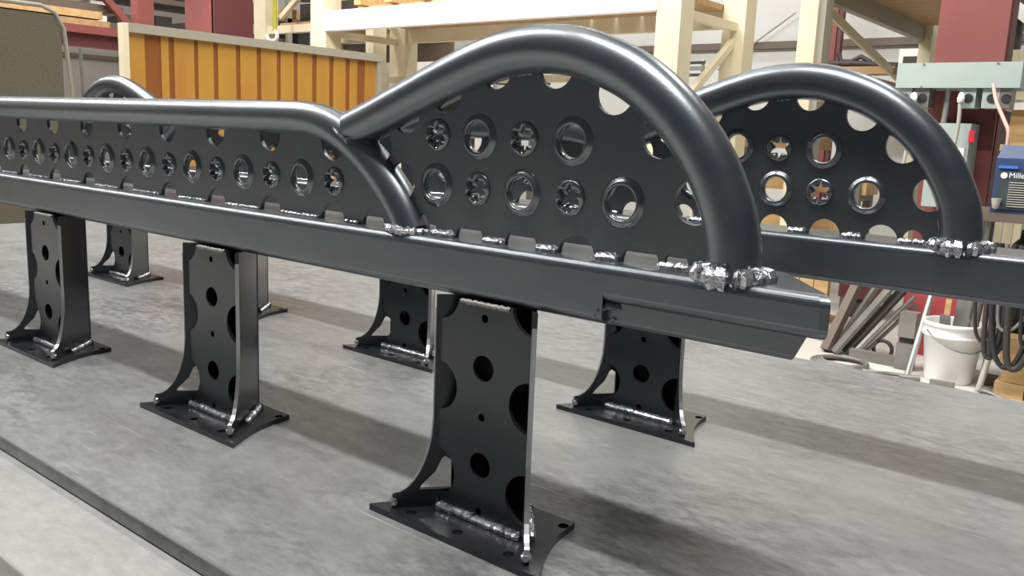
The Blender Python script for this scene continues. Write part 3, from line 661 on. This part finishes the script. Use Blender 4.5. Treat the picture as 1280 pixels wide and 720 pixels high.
tag(MB().tube([(-12+.9*math.cos(a)-.2, 78.5, FZ+.9+.9*math.sin(a)) for a in [2*PI*i/16 for i in range(16)]], .2, 6, closed=True).build('dark_ring', DARK, None, (-12, 78.5, FZ)), 'dark ring of wire behind the angle iron', 'ring')
tag(MB().box((-11.9, 83, FZ), (-6.6, 84.9, -6.5)).build('red_toolbox', mat('bright_red_box', (.42, .06, .07), .5), None, (-9, 84, FZ)), 'red box at the foot of the column behind the bucket', 'box')
k = thing('coiled_cable', (-14.5, 71, FZ), 'grey cable coil lying on the floor at the far table edge', 'cable coil')
for j in range(4):
    rx, ry = 2.6-.16*j, 2.2-.2*j
    MB().tube([(-14.4+rx*math.cos(a)+.15*j, 72.2+ry*math.sin(a)*1.1, FZ+.22+.08*j) for a in [2*PI*i/28 for i in range(28)]], .17, 6, closed=True).build('loop', GREY, k)
MB().tube(spline([(-12.5, 71.4, FZ+.2), (-11, 71.2, FZ+.2), (-9.5, 72, FZ+.2), (-7.8, 72.4, FZ+.2)], 5), .17, 6).build('tail', GREY, k)
hose('cut_pipe', [(-8.6, 71.3, FZ+.25), (-7.8, 71.6, FZ+.25), (-7.0, 72.0, FZ+.25)], .25, GREY, 'short grey pipe on the floor left of the bucket', 'pipe')
k = thing('wooden_crate', (-26, 91, FZ), 'tan wooden crate seen past the end of the nearer rail', 'crate')
for i in range(4): MB().box((-29+i*1.75, 90, FZ+.5), (-27.35+i*1.75, 91, -8.0)).build('board', PINE, k)
MB().box((-29, 90, FZ), (-22.1, 94.5, FZ+.5)).build('base', PINE, k)
tag(MB().box((-23.0, 97, -11.5), (-17.5, 100, -6)).build('dark_red_beam', DKRED, None, (-20, 98, -11.5)), 'dark red beam piece on a stand right of the wooden crate', 'beam')
k = thing('beam_stand', (-20, 98.5, FZ), 'low dark stand under the dark red beam piece', 'stand'); MB().box((-22, 97.5, FZ), (-18.5, 99.5, -11.5)).build('trestle', DARK, k)
hose('thin_cable', [(-22, 88, FZ+4), (-22.2, 86, FZ+1.5), (-21, 84, FZ+.3), (-19, 82, FZ+.2), (-17.6, 80, FZ+.2)], .15, GIRT, 'thin brown cable hanging and trailing past the crate')
hose('thin_cable', [(-21.6, 84, FZ+2.4), (-20.6, 82, FZ+.6), (-18.6, 81, FZ+.4), (-17.8, 82, FZ+1.4)], .12, GIRT, 'second thin brown cable curling beside the leaning post')
# hoses hanging under the cart
R = random.Random(11)
names_ = ['outermost', 'second', 'third', 'fourth', 'fifth', 'sixth', 'innermost']
for i in range(7):
    x0 = -2.7+i*.55+R.uniform(-.2, .2); y = 71.0-.15*i; lo_ = R.uniform(-10.9, -7.5); w_ = R.uniform(.8, 2.6); sk_ = R.uniform(-.9, .9)
    hose('hanging_hose', [(x0, y, -.5), (x0-.4+sk_, y, -4+R.uniform(-1, 1)), (x0+sk_*.5, y-.2, (lo_-2)/1.3), (x0+w_*.5, y-.25, lo_), (x0+w_, y-.1, lo_+2.4), (x0+w_+.4-sk_, y+.1, -2)], (.15, .22, .28)[i % 3], (RUB, DARK, RUB, GREY)[i % 4], names_[i]+' hose of the dark bunch hanging below the welder cart', 'hose', None)
hose('floor_hose', [(-1.9, 74.0, -10.5), (-2.0, 72.6, -12.4), (-1.9, 70.6, FZ+.3), (-1.2, 69.4, FZ+.3), (.8, 69.0, FZ+.3), (3.5, 70, FZ+.3)], .27, LGREY, 'thick light grey hose curving over the floor in front of the wood blocks', 'hose')
hose('floor_hose', [(-2.2, 74.4, -10.8), (-2.2, 73, -12.8), (-2.0, 71.0, FZ+.25), (-1.4, 70.2, FZ+.7), (.9, 70.0, FZ+.25), (3.6, 71, FZ+.25)], .2, GREY, 'grey hose running just inside the thick light one', 'hose')
hose('floor_hose', [(-2.2, 68.4, FZ+.2), (-1.0, 68.0, FZ+.2), (.2, 68.3, FZ+.2), (2, 68, FZ+.2)], .18, RUB, 'short black hose piece on the floor nearest the table', 'hose')
k = thing('gas_cylinder', (-1.2, 78.6, -9.4), 'dark cylinder standing on the lower tray of the welder cart', 'cylinder')
MB().lathe([(1.0, 0), (1.15, .15), (1.15, 7.2), (.9, 8.2), (.35, 8.8), (.3, 9.6)], (-1.2, 78.6, -9.4), 24).build('body', RUB, k)
hose('support_post', [(-4.2, 74.5, -13.9), (-3.9, 74.8, -10), (-3.4, 75.2, -5), (-3.1, 75.4, -1)], .38, GREY, 'grey round strut leaning under the cart beside the bucket', 'pipe', None, 2)
blocks = [(-1.0, 72.0, FZ, 2.3, 'lowest left'), (1.5, 72.0, FZ, 2.3, 'lowest right'), (-.6, 72.3, FZ+1.35, 2.2, 'middle left'), (1.75, 72.3, FZ+1.35, 2.2, 'middle right'), (-.9, 72.1, FZ+2.7, 2.4, 'upper left'), (1.6, 72.1, FZ+2.7, 2.2, 'upper right'), (-.85, 72.2, FZ+4.0, 2.3, 'topmost left')]
for x, y, z, w_, lb in blocks:
    tag(MB().box((x, y, z), (x+w_, y+2.4, z+1.3)).build('wood_block', PINE, None, (x, y, z)), lb+' wooden block of the pile at the right edge', 'block')
tag(MB().box((-2.6, 75.2, FZ), (-1.4, 76.8, FZ+.8)).build('dark_scrap', GIRT, None, (-2, 75, FZ)), 'dark scrap piece on the floor left of the wood blocks', 'scrap')
for i, (x, y, s_) in enumerate([(-30.5, 66, .6), (-28.8, 66.4, .5), (-27.2, 66.3, .4), (-25.5, 66.6, .7)]):
    tag(MB().box((x, y, FZ), (x+s_*1.5, y+1, FZ+.5)).build('floor_scrap', DARK, None, (x, y, FZ)), ['first', 'second', 'third', 'fourth'][i]+' from the left of four dark scraps beyond the table', 'scrap')
